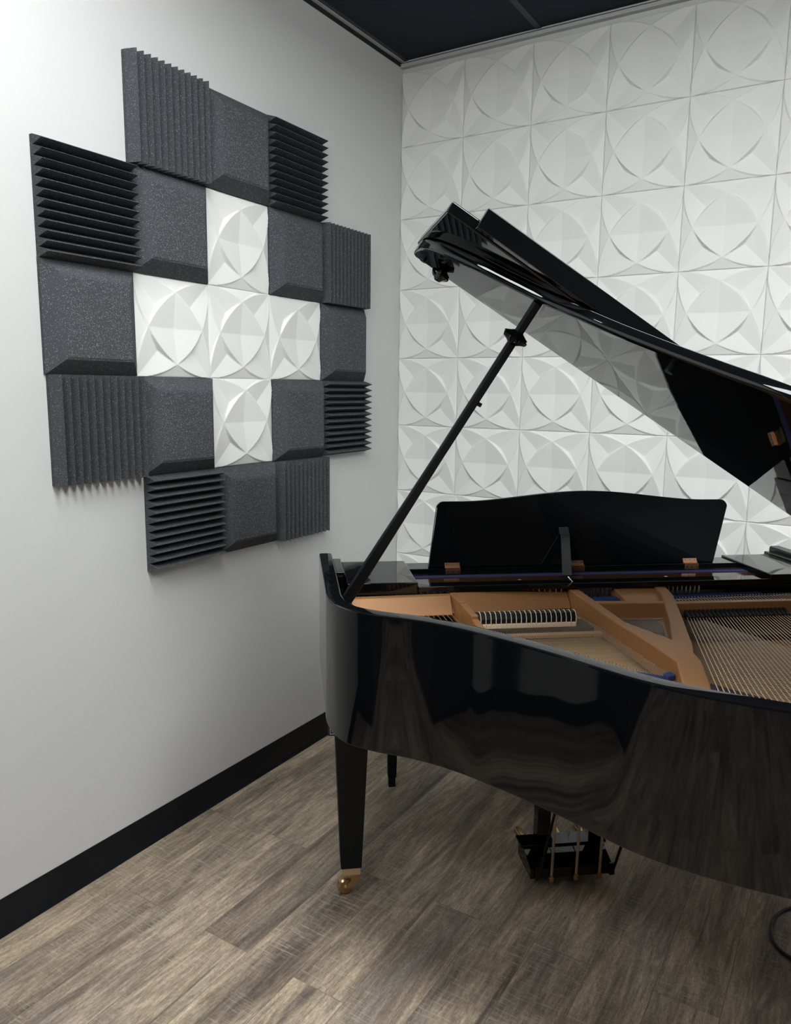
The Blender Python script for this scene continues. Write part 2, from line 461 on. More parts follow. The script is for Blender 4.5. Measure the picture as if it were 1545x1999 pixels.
# ------------------------------------------------------------------ tile cluster on the left wall
TS = 0.3007; TY0 = -1.7974; TZ0 = 2.4171
def tile_base(mesh, name, c, r, dy=0, dz=0, rotx=0):
    o = bpy.data.objects.new(name, mesh); COL.objects.link(o)
    # local: x along the wall (toward the back wall), z up, relief along -y  ->  world relief +x
    o.location = (0.0, TY0 + c * TS + TS / 2 + dy, TZ0 - (r + .5) * TS + dz)
    o.rotation_euler = (rotx, 0, 0)
    return o
def to_left(me):
    """turn a mesh of x/z span with relief -y into one centred on the origin with relief +x"""
    for v in me.vertices:
        x, y, z = v.co; v.co = (-y, x - TS / 2, z - TS / 2)
    return me
pl = to_left(panel_mesh(TS - 0.0006))
def wedge_mesh():
    S = TS - 0.001; n = 12; p = S / n; base, top = 0.012, 0.050
    prof = [(0, 0), (0, base)]
    for k in range(n):
        prof.append(((k + .5) * p - 0.0006, top)); prof.append(((k + .5) * p + 0.0006, top))
        if k < n - 1: prof.append(((k + 1) * p, base))
    prof += [(S, base), (S, 0)]
    mb = MB(); A = [(h_, y - S / 2, -S / 2) for y, h_ in prof]; B = [(h_, y - S / 2, S / 2) for y, h_ in prof]
    mb.loft([A, B])
    # soften: a third loop keeps the ends straight
    me_o = mb.build('tmp', M['foam']); me = me_o.data; bpy.data.objects.remove(me_o)
    return me
def bevel_mesh():
    S = TS - 0.001; h0, h1, i0 = 0.010, 0.050, 0.042
    def ring(q, h_): return [(h_, -q, -q), (h_, q, -q), (h_, q, q), (h_, -q, q)]
    L = [ring(S / 2, 0), ring(S / 2, h0), ring(S / 2 - i0 + 0.004, h1 - 0.003), ring(S / 2 - i0 - 0.004, h1)]
    mb = MB(); mb.loft(L)
    me_o = mb.build('tmp', M['foam']); me = me_o.data; bpy.data.objects.remove(me_o)
    return me
wm, bm_ = wedge_mesh(), bevel_mesh()
wm.name = 'ridged_foam_tile'; bm_.name = 'smooth_foam_tile'
V_, H_, F_, P_ = 'V', 'H', 'F', 'P'
LAY = {  # (row, col): (kind, label)
 (0,1): (V_, 'charcoal foam tile with vertical ridges, topmost left of the wall cluster, highest on the wall'),
 (0,2): (F_, 'smooth charcoal foam tile in the top row between two ridged tiles'),
 (0,3): (H_, 'charcoal foam tile with horizontal ridges at the right end of the top row'),
 (1,0): (H_, 'charcoal foam tile with horizontal ridges at the far left, over the large smooth left tile'),
 (1,1): (F_, 'smooth charcoal foam tile left of the uppermost white panel of the cluster'),
 (1,2): (P_, 'white moulded panel topmost in the white cross on the left wall'),
 (1,3): (F_, 'smooth charcoal foam tile right of the uppermost white panel of the cluster'),
 (1,4): (V_, 'narrow-looking charcoal foam tile with vertical ridges, upper right edge of the cluster'),
 (2,0): (F_, 'smooth charcoal foam tile at the left tip of the middle row'),
 (2,1): (P_, 'white moulded panel forming the left arm of the white cross on the left wall'),
 (2,2): (P_, 'white moulded panel at the centre of the white cross on the left wall'),
 (2,3): (P_, 'white moulded panel forming the right arm of the white cross on the left wall'),
 (2,4): (F_, 'smooth charcoal foam tile at the right tip of the middle row'),
 (3,0): (V_, 'charcoal foam tile with vertical ridges at the lower left corner of the cluster'),
 (3,1): (F_, 'smooth charcoal foam tile left of the lowest white panel of the cluster'),
 (3,2): (P_, 'white moulded panel lowest in the white cross on the left wall'),
 (3,3): (F_, 'smooth charcoal foam tile right of the lowest white panel, with a small crack'),
 (3,4): (H_, 'charcoal foam tile with horizontal ridges at the lower right edge of the cluster'),
 (4,1): (H_, 'charcoal foam tile with horizontal ridges at the left end of the bottom row'),
 (4,2): (F_, 'smooth charcoal foam tile in the bottom row between two ridged tiles'),
 (4,3): (V_, 'charcoal foam tile with vertical ridges at the right end of the bottom row'),
}
ROWDY = {0: -0.002, 1: 0.0, 2: 0.0, 3: 0.006, 4: 0.014}
for (r, c), (kd, lab) in LAY.items():
    jr = random.Random(r * 7 + c)
    me = {V_: wm, H_: wm, F_: bm_, P_: pl}[kd]
    nm = {V_: 'ridged_foam_tile', H_: 'ridged_foam_tile', F_: 'smooth_foam_tile', P_: 'moulded_tile'}[kd]
    o = tile_base(me, nm, c, r, ROWDY[r] + jr.uniform(-.001, .001), jr.uniform(-.001, .001), (pi / 2 if kd == H_ else 0) + jr.uniform(-.004, .004))
    if kd == P_:
        tag(o, lab, 'wall panel', 'white moulded panels forming a cross on the left wall')
    else:
        tag(o, lab, 'foam tile', 'charcoal acoustic foam tiles on the left wall')

# ================================================================== GRAND PIANO
A_ = radians(39.5)
PO = Vector((.785, -1.595, 0))
def PW(a, b, c):
    return (PO.x + a * cos(A_) + b * sin(A_), PO.y + a * sin(A_) - b * cos(A_), c)
pf = lambda a, b, c: (a, -b, c)             # piano frame: a toward the bass side, b toward the tail
piano = empty('grand_piano', PO, A_)
tag(piano, 'black glossy baby grand piano with raised lid and exposed bronze string plate', 'piano')
ZT, ZB = 0.98, 0.648
PATH = [(0, -.5), (0, -.35), (0, -.2), (0, -.08), (0.0005, -.01), (.010, .050), (.027, .093), (.054, .128), (.108, .168), (.177, .205), (.232, .243), (.286, .292), (.328, .338),
        (.380, .398), (.436, .470), (.486, .542), (.525, .597), (.566, .641), (.608, .678), (.655, .713), (.715, .752), (.79, .792), (.87, .826), (.96, .853), (1.06, .868), (1.16, .868),
        (1.27, .85), (1.37, .81), (1.45, .75), (1.51, .66), (1.543, .55), (1.552, .44), (1.552, .2), (1.552, -.1), (1.552, -.5)]
RIM = catmull(PATH, 5)
def normals(P):
    out = []
    for i in range(len(P)):
        t = Vector(P[min(i + 1, len(P) - 1)]) - Vector(P[max(i - 1, 0)]); t.normalize()
        out.append(Vector((t.y, -t.x)))           # to the inside of the case
    return out
RN = normals(RIM)
def offset(d): return [(p[0] + n.x * d, p[1] + n.y * d) for p, n in zip(RIM, RN)]
TH = 0.040
prof = [(0.002, ZB), (0, ZB + .003), (0, ZT - .006), (0.0018, ZT - .0018), (0.006, ZT), (TH - .006, ZT), (TH - .0018, ZT - .0018), (TH, ZT - .006), (TH, ZB + .003), (TH - .003, ZB)]
mb = MB(pf)
mb.loft([[(p[0] + n.x * d, p[1] + n.y * d, z) for d, z in prof] for p, n in zip(RIM, RN)])
rim = mb.build('rim', M['case_lacquer'], piano, smooth=True)
# inner ledge of the case and the soundboard
lo = [(p[0] + n.x * (TH - .002), p[1] + n.y * (TH - .002)) for p, n in zip(RIM, RN)]
ib = [q for q in lo if q[1] > -0.30]
MB(pf).prism(ib, 0.835, 0.845).build('soundboard', M['soundboard'], piano)
# keybed, cheeks, key slip, fallboard
MB(pf).box((.012, -.56, .590), (1.540, -.20, ZB - 0.001)).build('keybed', M['lacquer'], piano, bevel=.003)
lb = MB(pf).box((.013, -.40, .518), (.175, -.200, .5895)).build('leg_block', M['lacquer'], piano, bevel=.002)
MB(pf).box((1.377, -.40, .518), (1.539, -.200, .5895)).build('leg_block', M['lacquer'], piano, bevel=.002)
# origin plate on the block: white outline and words
pl_e = MB(pf)
y_ = -.1993
def flat(x0, x1, z0, z1): pl_e.box((x0, y_ - .0006, z0), (x1, y_, z1))
for q in ((.018, .062, .5235, .5247), (.018, .062, .5405, .5417), (.018, .0192, .5235, .5417), (.0608, .062, .5235, .5417)): flat(*q)
G = {'M': ["10001", "11011", "10101", "10001", "10001"], 'A': ["01110", "10001", "11111", "10001", "10001"], 'D': ["11110", "10001", "10001", "10001", "11110"],
     'E': ["11111", "10000", "11110", "10000", "11111"], 'I': ["00100", "00100", "00100", "00100", "00100"], 'N': ["10001", "11001", "10101", "10011", "10001"]}
xx = .0225
for ch in 'MADE IN':
    if ch != ' ':
        for j, row in enumerate(G[ch]):
            for i, b in enumerate(row):
                if b == '1': flat(xx + i * .0008, xx + (i + 1) * .0008, .5365 - (j + 1) * .0016, .5365 - j * .0016)
    xx += .0053
pl_e.build('origin_label', M['sticker_white'], lb, label='small white outlined lettering reading MADE IN')
for (a0, a1) in ((.0405, .066), (1.486, 1.5115)):
    mb = MB(pf); mb.prism([(a0, -.49), (a1, -.49), (a1, -.30), (a0, -.30)], .66, [.965, .965, .968, .968]); mb.build('cheek_block', M['lacquer'], piano, bevel=.003)
MB(pf).box((.067, -.575, .655), (1.485, -.555, .735)).build('key_slip', M['lacquer'], piano, bevel=.004)
mb = MB(pf); mb.loft([[(a, b, z) for b, z in ((-.55, .735), (-.545, .752), (-.48, .80), (-.46, .90), (-.445, .925), (-.425, .925), (-.425, .70), (-.55, .70))] for a in (.068, 1.484)])
mb.build('fallboard', M['lacquer'], piano, bevel=.003)

# side planks of the music shelf
for (a0, a1) in ((.0665, .262), (1.318, 1.485)):
    MB(pf).prism([(a0, -.465), (a1 if a0 < 1 else a1, -.465), (a1, -.195), (a0, -.195)], .925, .96).build('shelf_plank', M['lacquer'], piano, bevel=.003)
# music shelf with desk
sh = MB(pf).box((.2625, -.455, .9375), (1.3175, -.372, .9545)).build('music_shelf', M['lacquer'], piano, bevel=.002)
MB(pf).box((.2625, -.372, .9375), (1.3175, -.340, .9455)).build('shelf_step', M['lacquer'], piano, bevel=.001)
MB(pf).box((.2625, -.3395, .930), (1.3175, -.312, .9425)).build('felt_strip', M['felt_purple'], piano)
bb = MB(pf).box((.2625, -.3115, .928), (1.3175, -.2425, .9405)).build('brown_board', M['brown_board'], piano, label='glossy brown stained cross board')
for a in (.576, 1.03):
    mb = MB(pf)
    c = (a, -.277, .9405)
    for k in range(16):
        t0, t1 = 2 * pi * k / 16, 2 * pi * (k + 1) / 16
        mb.add([(c[0] + .0075 * cos(t), c[1] + .0075 * sin(t), c[2] + .0004) for t in (t0, t1)] + [(c[0] + .0050 * cos(t), c[1] + .0050 * sin(t), c[2] + .0014) for t in (t1, t0)], [(0, 1, 2, 3)])
    mb.tube([(a, -.277, .9400), (a, -.277, .9412)], .0036, 12)
    mb.build('screw', M['steel'], bb)
MB(pf).box((.2625, -.2420, .931), (1.3175, -.195, .947)).build('cross_rail', M['lacquer'], piano, bevel=.0025)

# music desk: leaning board with a gently arched top
base_b, base_z = -.385, .956
tilt = radians(19)
def desk_pt(a, s, th):      # s up the board, th through it
    return (a, base_b - s * sin(tilt) + th * cos(tilt) * -1, base_z + s * cos(tilt) - th * sin(tilt))
mb = MB(pf)
top = []
aL0, aR0, aL1, aR1 = .325, 1.245, .357, 1.313
def topz(f): return .203 + .031 * max(0, (1 - cos(2 * pi * min(max((f - .06) / .88, 0), 1))) / 2) ** .9
out2 = [(aL0, 0)]
R_ = .022
for k in range(7):
    t = pi - (pi / 2) * k / 6
    out2.append((aL1 + R_ + R_ * cos(t), topz(0) - R_ + R_ * sin(t)))
for k in range(1, 30):
    f = k / 30; out2.append((aL1 + R_ + (aR1 - aL1 - 2 * R_) * f, topz(f)))
for k in range(7):
    t = pi / 2 - (pi / 2) * k / 6
    out2.append((aR1 - R_ + R_ * cos(t), topz(1) - R_ + R_ * sin(t)))
out2.append((aR0, 0))
mb.loft([[desk_pt(a, s, 0.0) for a, s in out2], [desk_pt(a, s, 0.016) for a, s in out2]])
desk = mb.build('music_desk', M['lacquer'], piano, bevel=.0025, label='black glossy music desk board with arched top')
for a in (.398, .790, 1.165):
    h_ = MB(pf)
    h_.box((a - .023, -.3845, .9548), (a + .023, -.3735, .9562))
    h_.add([desk_pt(a - .023, 0.000, -.0012), desk_pt(a + .023, 0.000, -.0012), desk_pt(a + .023, .013, -.0012), desk_pt(a - .023, .013, -.0012),
            desk_pt(a - .023, 0.000, .0002), desk_pt(a + .023, 0.000, .0002), desk_pt(a + .023, .013, .0002), desk_pt(a - .023, .013, .0002)],
           [(0, 1, 2, 3), (4, 7, 6, 5), (0, 4, 5, 1), (1, 5, 6, 2), (2, 6, 7, 3), (3, 7, 4, 0)])
    h_.box((a - .023, -.3722, .9405), (a + .023, -.3712, .9550))
    h_.tube([(a - .023, -.3835, .9575), (a + .023, -.3835, .9575)], .0022, 8)
    h_.build('hinge', M['copper'], desk, label='copper coloured butt hinge')
    s_ = MB(pf)
    for q in (-.016, 0, .016):
        s_.tube([(a + q, -.3714, .947), (a + q, -.3704, .947)], .0018, 8)
        p0 = desk_pt(a + q, .008, -.001); p1 = desk_pt(a + q, .008, -.002); s_.tube([p0, p1], .0015, 8)
    s_.build('hinge_screws', M['brass'], desk)
# folding support strap behind the desk
st = MB(pf)
pA = desk_pt(.757, .118, -.001); pB = desk_pt(.757, .096, -.001)
st.loft([[(pA[0] - .015, pA[1] + .002, pA[2]), (pA[0] + .015, pA[1] + .002, pA[2]), (pA[0] + .015, pA[1] - .002, pA[2]), (pA[0] - .015, pA[1] - .002, pA[2])],
         [(pB[0] - .015, pB[1] + .010, pB[2]), (pB[0] + .015, pB[1] + .010, pB[2]), (pB[0] + .015, pB[1] - .001, pB[2]), (pB[0] - .015, pB[1] - .001, pB[2])]])
q0 = Vector((.757, pB[1] + .010, pB[2])); q1 = Vector((.700, -.222, .962))
def strap(P, Q, hw, t0, t1):
    d = (Q - P); n_ = Vector((0, d.z, -d.y)).normalized()
    return [[tuple(c + Vector((sx * hw, 0, 0)) + n_ * tt) for sx, tt in ((-1, t0), (1, t0), (1, t1), (-1, t1))] for c in (P, Q)]
st.loft(strap(q0, q1, .0145, 0, -.003))
sp = st.build('desk_strap', M['black_metal'], piano, bevel=.0008, label='black metal folding strap propping the desk')
g_ = MB(pf)
d = (q1 - q0)
g_.loft(strap(q0 + d * .18 + Vector((.001, 0, 0)), q0 + d * .88 + Vector((.001, 0, 0)), .0028, .0022, -.0002))
g_.build('strap_groove', M['steel'], sp)
hk = MB(pf); hk.box((.687, -.228, .948), (.713, -.216, .966)); hk.build('strap_foot', M['black_metal'], sp, bevel=.001)
wr = MB(pf); wr.tube(catmull([(.700, -.214, .962), (.705, -.205, .955), (.707, -.196, .951), (.700, -.1935, .944), (.690, -.193, .940)], 4), .0016, 6); wr.build('wire_hook', M['steel'], sp)

# ------------------------------------------------------------------ bronze plate
ZG = .925
pla = MB(pf)
def bar(P, Q, w0, w1, z0, z1, zq0=None, zq1=None):
    """bar from P to Q (a,b); widths at both ends; bottom/top heights"""
    P = Vector(P); Q = Vector(Q); n_ = Vector((-(Q - P).y, (Q - P).x)).normalized()
    zq0 = z0 if zq0 is None else zq0; zq1 = z1 if zq1 is None else zq1
    pla.loft([[(P.x + n_.x * w0 / 2, P.y + n_.y * w0 / 2, z0), (P.x - n_.x * w0 / 2, P.y - n_.y * w0 / 2, z0), (P.x - n_.x * w0 / 2, P.y - n_.y * w0 / 2, z1), (P.x + n_.x * w0 / 2, P.y + n_.y * w0 / 2, z1)],
              [(Q.x + n_.x * w1 / 2, Q.y + n_.y * w1 / 2, zq0), (Q.x - n_.x * w1 / 2, Q.y - n_.y * w1 / 2, zq0), (Q.x - n_.x * w1 / 2, Q.y - n_.y * w1 / 2, zq1), (Q.x + n_.x * w1 / 2, Q.y + n_.y * w1 / 2, zq1)]])
def wall(poly_top, poly_bot, z1, z0):
    pla.loft([[(a, b, z0) for a, b in poly_bot], [(a, b, z1) for a, b in poly_top]])
def part(name):
    global pla
    o = pla.build(name, M['bronze'], piano, bevel=.004, seg=3); pla = MB(pf); return o
# front cross walls
wall([(.043, -.185), (.352, -.200), (.352, -.178), (.043, -.163)], [(.043, -.185), (.352, -.200), (.352, -.138), (.043, -.128)], ZG + .001, .880)
part('plate_wall')
wall([(.352, -.212), (.700, -.245), (.700, -.226), (.352, -.190)], [(.352, -.212), (.700, -.245), (.700, -.170), (.352, -.150)], ZG + .003, .880)
part('plate_wall')
wall([(.728, -.092), (.925, -.075), (.925, -.052), (.728, -.068)], [(.728, -.092), (.925, -.075), (.925, -.050), (.728, -.060)], ZG, .878)
part('plate_wall')
wall([(.925, -.068), (1.510, -.062), (1.510, -.040), (.925, -.044)], [(.925, -.068), (1.510, -.062), (1.510, -.045), (.925, -.050)], ZG, .876)
part('plate_wall')
# ribs
pla = MB(pf)
for P, Q, z in (((.358, -.205), (.372, -.112), .926), ((.372, -.112), (.376, .006), .923), ((.376, .006), (.372, .16), .915)):
    bar(P, Q, .019, .019, .860, z)
part('plate_rib')
pla.loft([[(a0, b, z0), (a1, b, z0), (a1, b, z1), (a0, b, z1)] for b, a0, a1, z0, z1 in
          ((-.250, .700, .728, .862, .931), (-.215, .700, .730, .862, .928), (.10, .709, .735, .862, .925), (.28, .722, .800, .858, .925), (.37, .728, .785, .855, .922), (.45, .700, .760, .852, .905), (.56, .660, .715, .850, .885))])
part('plate_rib')
pla.loft([[(a0, b, z0), (a1, b, z0), (a1, b, z1), (a0, b, z1)] for b, a0, a1, z0, z1 in
          ((-.225, .965, .998, .862, .931), (-.12, .940, .975, .862, .927), (.10, .850, .888, .860, .925), (.28, .765, .815, .858, .924), (.36, .735, .775, .856, .921))])
part('plate_rib')
# web of the plate between the ribs behind the second wall
wall([(.835, -.232), (.985, -.240), (.985, -.222), (.835, -.212)], [(.835, -.232), (.985, -.240), (.972, -.095), (.850, -.100)], .930, .897)
part('plate_web')
# flange of the plate along the bent side
inn = [(p, n) for p, n in zip(RIM, RN) if p[1] > .20]
mb = MB(pf)
mb.loft([[(p[0] + n.x * d, p[1] + n.y * d, z) for d, z in ((TH, .846), (TH, .902), (TH + .012, .902), (TH + .020, .872), (TH + .034, .868), (TH + .034, .846))] for p, n in inn])
mb.build('plate_flange', M['bronze'], piano, bevel=.002)
# pin field
mb = MB(pf)
mb.prism([(.045, -.30), (.70, -.30), (.70, -.20), (.045, -.185)], .86, .893); mb.build('pin_field', M['pinblock'], piano)
MB(pf).prism([(.730, -.30), (.965, -.30), (.965, -.10), (.730, -.10)], .86, .893).build('pin_field', M['pinblock'], piano)
MB(pf).prism([(.998, -.30), (1.505, -.30), (1.505, -.075), (.975, -.075)], .86, .890).build('pin_field', M['pinblock'], piano)
# tuning pins
pm_ = MB(); pm_.tube([(0, 0, 0), (0, 0, .034)], .0031, 8); pm_.tube([(0, 0, .034), (0, 0, .040)], [.0026, .0022], 4)
pin_o = pm_.build('tuning_pin', M['steel'], piano, smooth=True)
spots = []
for a0, a1, n, rows in ((.09, .345, 14, 2), (.365, .69, 20, 2), (.740, .84, 8, 3), (1.01, 1.30, 22, 2), (1.32, 1.49, 7, 1)):
    for r_ in range(rows):
        for k in range(n):
            spots.append((a0 + (a1 - a0) * (k + .5 * (r_ % 2)) / (n - .5), -.213 - .014 * r_ - (0.004 if a0 > .7 else 0)))
spots = spots[:100] if len(spots) > 140 else spots
for k, (a, b) in enumerate(spots[:100]):
    o = pin_o if k == 0 else bpy.data.objects.new('tuning_pin', pin_o.data)
    if k: COL.objects.link(o); o.parent = piano
    o.location = (a, -b, .889)
if len(spots) > 100:
    mb = MB(pf)
    for a, b in spots[100:]: mb.tube([(a, b, .889), (a, b, .929)], .003, 8)
    x = mb.build('tuning_pins_far', M['steel'], piano); x['kind'] = 'stuff'
# blue felts
MB(pf).prism([(1.005, -.205), (1.30, -.222), (1.30, -.206), (1.005, -.186)], .889, .902).build('blue_felt_strip', M['felt_blue'], piano)
MB(pf).prism([(.745, -.196), (.868, -.208), (.868, -.172), (.735, -.160)], .8925, .905).build('blue_felt_strip', M['felt_blue'], piano, bevel=.003)
MB(pf).prism([(1.005, -.178), (1.50, -.21), (1.50, -.20), (1.005, -.168)], .889, .900).build('pressure_bar', M['steel'], piano, bevel=.002)

# bridges
bp = catmull([(.36, -.06), (.40, .005), (.46, .075), (.535, .155), (.60, .235), (.665, .31), (.70, .36)], 6)
bn = normals(bp)
mb = MB(pf); mb.loft([[(p[0] - n.x * .011, p[1] - n.y * .011, z) if s < 0 else (p[0] + n.x * .011, p[1] + n.y * .011, z) for s, z in ((-1, .846), (-1, .878), (1, .878), (1, .846))] for p, n in zip(bp, bn)])
mb.build('bridge', M['bridge_wood'], piano)
bq = catmull([(.775, .42), (.86, .52), (.98, .60), (1.12, .65), (1.28, .66)], 6); bn2 = normals(bq)
mb = MB(pf); mb.loft([[(p[0] - n.x * .014, p[1] - n.y * .014, z) if s < 0 else (p[0] + n.x * .014, p[1] + n.y * .014, z) for s, z in ((-1, .846), (-1, .886), (1, .886), (1, .846))] for p, n in zip(bq, bn2)])
mb.build('bridge', M['dull_black'], piano)
mb = MB(pf)
for k in range(0, len(bp) - 1):
    for t in (0, .5):
        p = Vector(bp[k]).lerp(Vector(bp[k + 1]), t); n = bn[k]
        for s in (-.006, .006):
            q = p + n * s
            mb.tube([(q.x, q.y, .876), (q.x, q.y, .884)], .0013, 5)
x = mb.build('bridge_pins', M['steel'], piano); x['kind'] = 'stuff'
# strings
def inside_end(P, d, lim=.9):
    """walk from P along d until close to the inner rim"""
    lo_ = offset(TH + .022)
    p = Vector(P); d = Vector(d).normalized()
    best = lim
    for i in range(len(lo_) - 1):
        a = Vector(lo_[i]); b = Vector(lo_[i + 1]); e = b - a
        den = d.x * e.y - d.y * e.x
        if abs(den) < 1e-9: continue
        w = a - p; t = (w.x * e.y - w.y * e.x) / den; s = (w.x * d.y - w.y * d.x) / den
        if 0 <= s <= 1 and 0.02 < t < best: best = t
    return p + d * best
def string(name, P, slope, z0, z1, r, mat):
    E_ = inside_end(P, (slope, 1))
    mb = MB(pf); mb.tube([(P[0], P[1], z0), (E_.x, E_.y, z1)], r, 5, False)
    return mb.build(name, mat, piano)
for k in range(57):
    f = k / 56; a = .392 + f * .292
    string('treble_string', (a - .012, -.15), .08 + .12 * f, .884, .884, .00042, M['wire'])
for k in range(12):
    f = k / 11; string('high_treble_string', (.20 + .145 * f, -.13), .08, .884, .884, .00055, M['wire'])
for k in range(40):
    f = k / 39; string('tenor_string', (.738 + f * .215, -.165), .18 + .25 * f, .885, .872, .0006, M['wire'])
for k in range(64):
    f = k / 63; a = .958 + f * .54
    string('bass_string', (a + .03, -.075 ), -.41 + .27 * f, .889, .905, .0011, M['copper_wire'])
for k in range(50):
    f = k / 49
    mb = MB(pf); mb.tube([(1.01 + f * .485, -.19 - .02 * f, .900), (1.0 + f * .49, -.07, .888)], .0009, 5, False); mb.build('front_string', M['copper_wire'], piano)
# hitch felt and knot on the treble hitch rail
mb = MB(pf); mb.loft([[(a, b - .006, z), (a, b + .006, z), (a, b + .006, z + .006), (a, b - .006, z + .006)] for a, b, z in ((.655, .345, .884), (.68, .362, .884), (.705, .378, .884))])
mb.build('blue_hitch_felt', M['felt_blue'], piano)
mb = MB(pf); mb.prism([(.700, .368), (.722, .362), (.722, .384), (.700, .390)], .884, .898); mb.build('blue_hitch_felt', M['felt_blue'], piano, bevel=.004)

# dampers: black heads with a cream felt edge and a white foot
dh = MB(pf); dh.loft([[(-.0058, b, z), (.0058, b, z), (.0058, b2, z2), (-.0058, b2, z2)] for b, z, b2, z2 in ((-.034, .918, -.030, .905), (-.018, .924, -.016, .905), (-.004, .921, -.004, .905), (.003, .909, .001, .898))])
for k in range(20):
    a = .386 + k * .0133
    if k == 0:
        dob = dh.build('damper', M['satin_black'], piano, bevel=.0006)
        f_ = MB(pf); f_.box((-.0058, .000, .886), (.0058, .0065, .897)); f1 = f_.build('damper_foot', M['felt_cream'], dob, bevel=.0006)
        f_ = MB(pf); f_.loft([[(.0058, b, z), (.0072, b, z), (.0072, b, z - .012), (.0058, b, z - .012)] for b, z in ((-.034, .9195), (-.018, .9255), (-.004, .9225), (.0045, .9095), (.0055, .8975))]); f2 = f_.build('felt_edge', M['felt_cream'], dob)
        o = dob
    else:
        o = bpy.data.objects.new('damper', dob.data); COL.objects.link(o); o.parent = piano
        for m_ in dob.modifiers:
            nm_ = o.modifiers.new('bevel', 'BEVEL'); nm_.width = m_.width; nm_.segments = 2; nm_.limit_method = 'ANGLE'
        for ch in (f1, f2):
            c_ = ch.copy(); COL.objects.link(c_); c_.parent = o
    o.location = (a, 0, 0)
MB(pf).box((.383, .030, .872), (.700, .050, .880)).build('felt_rail', M['bridge_wood'], piano)
MB(pf).box((.376, -.10, .846), (.705, -.02, .872)).build('action_gap_shade', M['dull_black'], piano)  # solid black blocks stand in for the shade inside the openings
MB(pf).box((.730, -.10, .846), (.915, -.0, .862)).build('action_gap_shade', M['dull_black'], piano)
MB(pf).box((.96, -.075, .846), (1.51, .05, .862)).build('action_gap_shade', M['dull_black'], piano)
# dark bass dampers under the third wall
for k in range(24):
    a = .972 + k * .0125
    MB(pf).prism([(a - .004, -.045), (a + .004, -.045), (a + .004, -.018), (a - .004, -.018)], .884, [.906, .906, .894, .894]).build('bass_damper', M['dull_black'], piano)

# ------------------------------------------------------------------ lid
BF = -.048
TL = radians(31.6)
HX, HZ = 1.535, .990
LTILT = .025
def LP(e, b, n):
    n = n - LTILT * (b - BF)
    return (HX - e * cos(TL) + n * sin(TL), b, HZ + e * sin(TL) + n * cos(TL))
LM = MB(pf)
edge = [(1.556, BF), (1.557, .01), (1.552, .055), (1.533, .105), (1.497, .148), (1.44, .195), (1.37, .240), (1.30, .290), (1.235, .355), (1.18, .408), (1.135, .460), (1.088, .518), (1.038, .585), (.965, .685), (.87, .76),
        (.77, .82), (.66, .862), (.54, .888), (.42, .897), (.30, .886), (.18, .847), (.08, .775), (.01, .67), (-.022, .54), (-.024, .30), (-.024, BF)]
E1 = catmull(edge[:-2], 5) + edge[-2:]
T1 = .024
def inset(P, d):
    out = []
    for i in range(len(P)):
        t = Vector(P[min(i + 1, len(P) - 1)]) - Vector(P[max(i - 1, 0)]); t.normalize()
        n = Vector((-t.y, t.x))                 # e decreases along the path, so this points inward or outward
        out.append((P[i][0] + n.x * d, P[i][1] + n.y * d))
    return out
# orientation test
cx = Vector((.75, .3)); t_ = inset(E1, .01)[20]; sgn = 1 if (Vector(t_) - cx).length < (Vector(E1[20]) - cx).length else -1
def lidloop(d, n_):
    q = inset(E1, sgn * d); q[0] = (E1[0][0] - d, BF); q[-1] = (E1[-1][0] + d, BF); return [LP(e, b, n_) for e, b in q]
LM.loft([lidloop(.010, 0), lidloop(.003, .003), lidloop(0, .010), lidloop(0, .0228), lidloop(.0004, .0237), lidloop(.0012, T1)])
main_lid = LM.build('main_lid', M['lid_lacquer'], piano, smooth=True)
# folded front flap lying on the main lid, with the stepped strip on its free edge
mb = MB(pf)
def slab(e0, e1, b0, b1, n0, n1):
    mb.loft([[LP(e0, b0, n), LP(e1, b0, n), LP(e1, b1, n), LP(e0, b1, n)] for n in (n0, n1)])
slab(-.024, 1.560, BF + .002, .335, T1 + .002, T1 + .026)
mb.build('front_flap', M['lid_lacquer'], piano, bevel=.004, seg=3)
mb = MB(pf); slab(.03, 1.498, .345, .367, T1 + .004, .0685)
# the strip is glued to the free edge
mb.build('flap_apron', M['lid_lacquer'], piano, bevel=.002)
mb = MB(pf)
for e in (.25, .78, 1.3): slab(e - .03, e + .03, BF - .004, BF + .002, .003, T1 + .020)
mb.build('flap_hinges', M['black_metal'], main_lid)
# knob with lobes
def star_knob(c, axis, r, name, parent, mat, lobes=6):
    c = Vector(c); ax = Vector(axis).normalized(); a = ax.orthogonal().normalized(); b = ax.cross(a)
    seg = lobes * 6; mb = MB(pf); loops = []
    for h_, s, amp in ((-.016, .35, 0), (-.010, .62, .1), (-.004, .8, .45), (.002, .8, .55), (.008, .62, .25), (.014, .4, 0)):
        loops.append([tuple(c + ax * h_ + (a * cos(t) + b * sin(t)) * r * s * (1 + amp * max(0, cos(lobes * t)))) for t in [2 * pi * k / seg for k in range(seg)]])
    mb.loft(loops); return mb.build(name, mat, parent, smooth=True)
nrm = Vector(LP(0, 0, 1)) - Vector(LP(0, 0, 0))
star_knob(LP(1.478, .004, -.012), nrm, .021, 'lid_knob', main_lid, M['lacquer'])
mb = MB(pf); mb.tube([LP(1.528, -.018, .001), LP(1.528, -.018, -.006)], .008, 12); mb.build('rubber_stud', M['rubber'], main_lid)
mb = MB(pf); mb.tube([LP(1.066, .474, .001), LP(1.066, .474, -.016)], [.007, .009], 12); mb.build('rubber_stud', M['rubber'], main_lid)
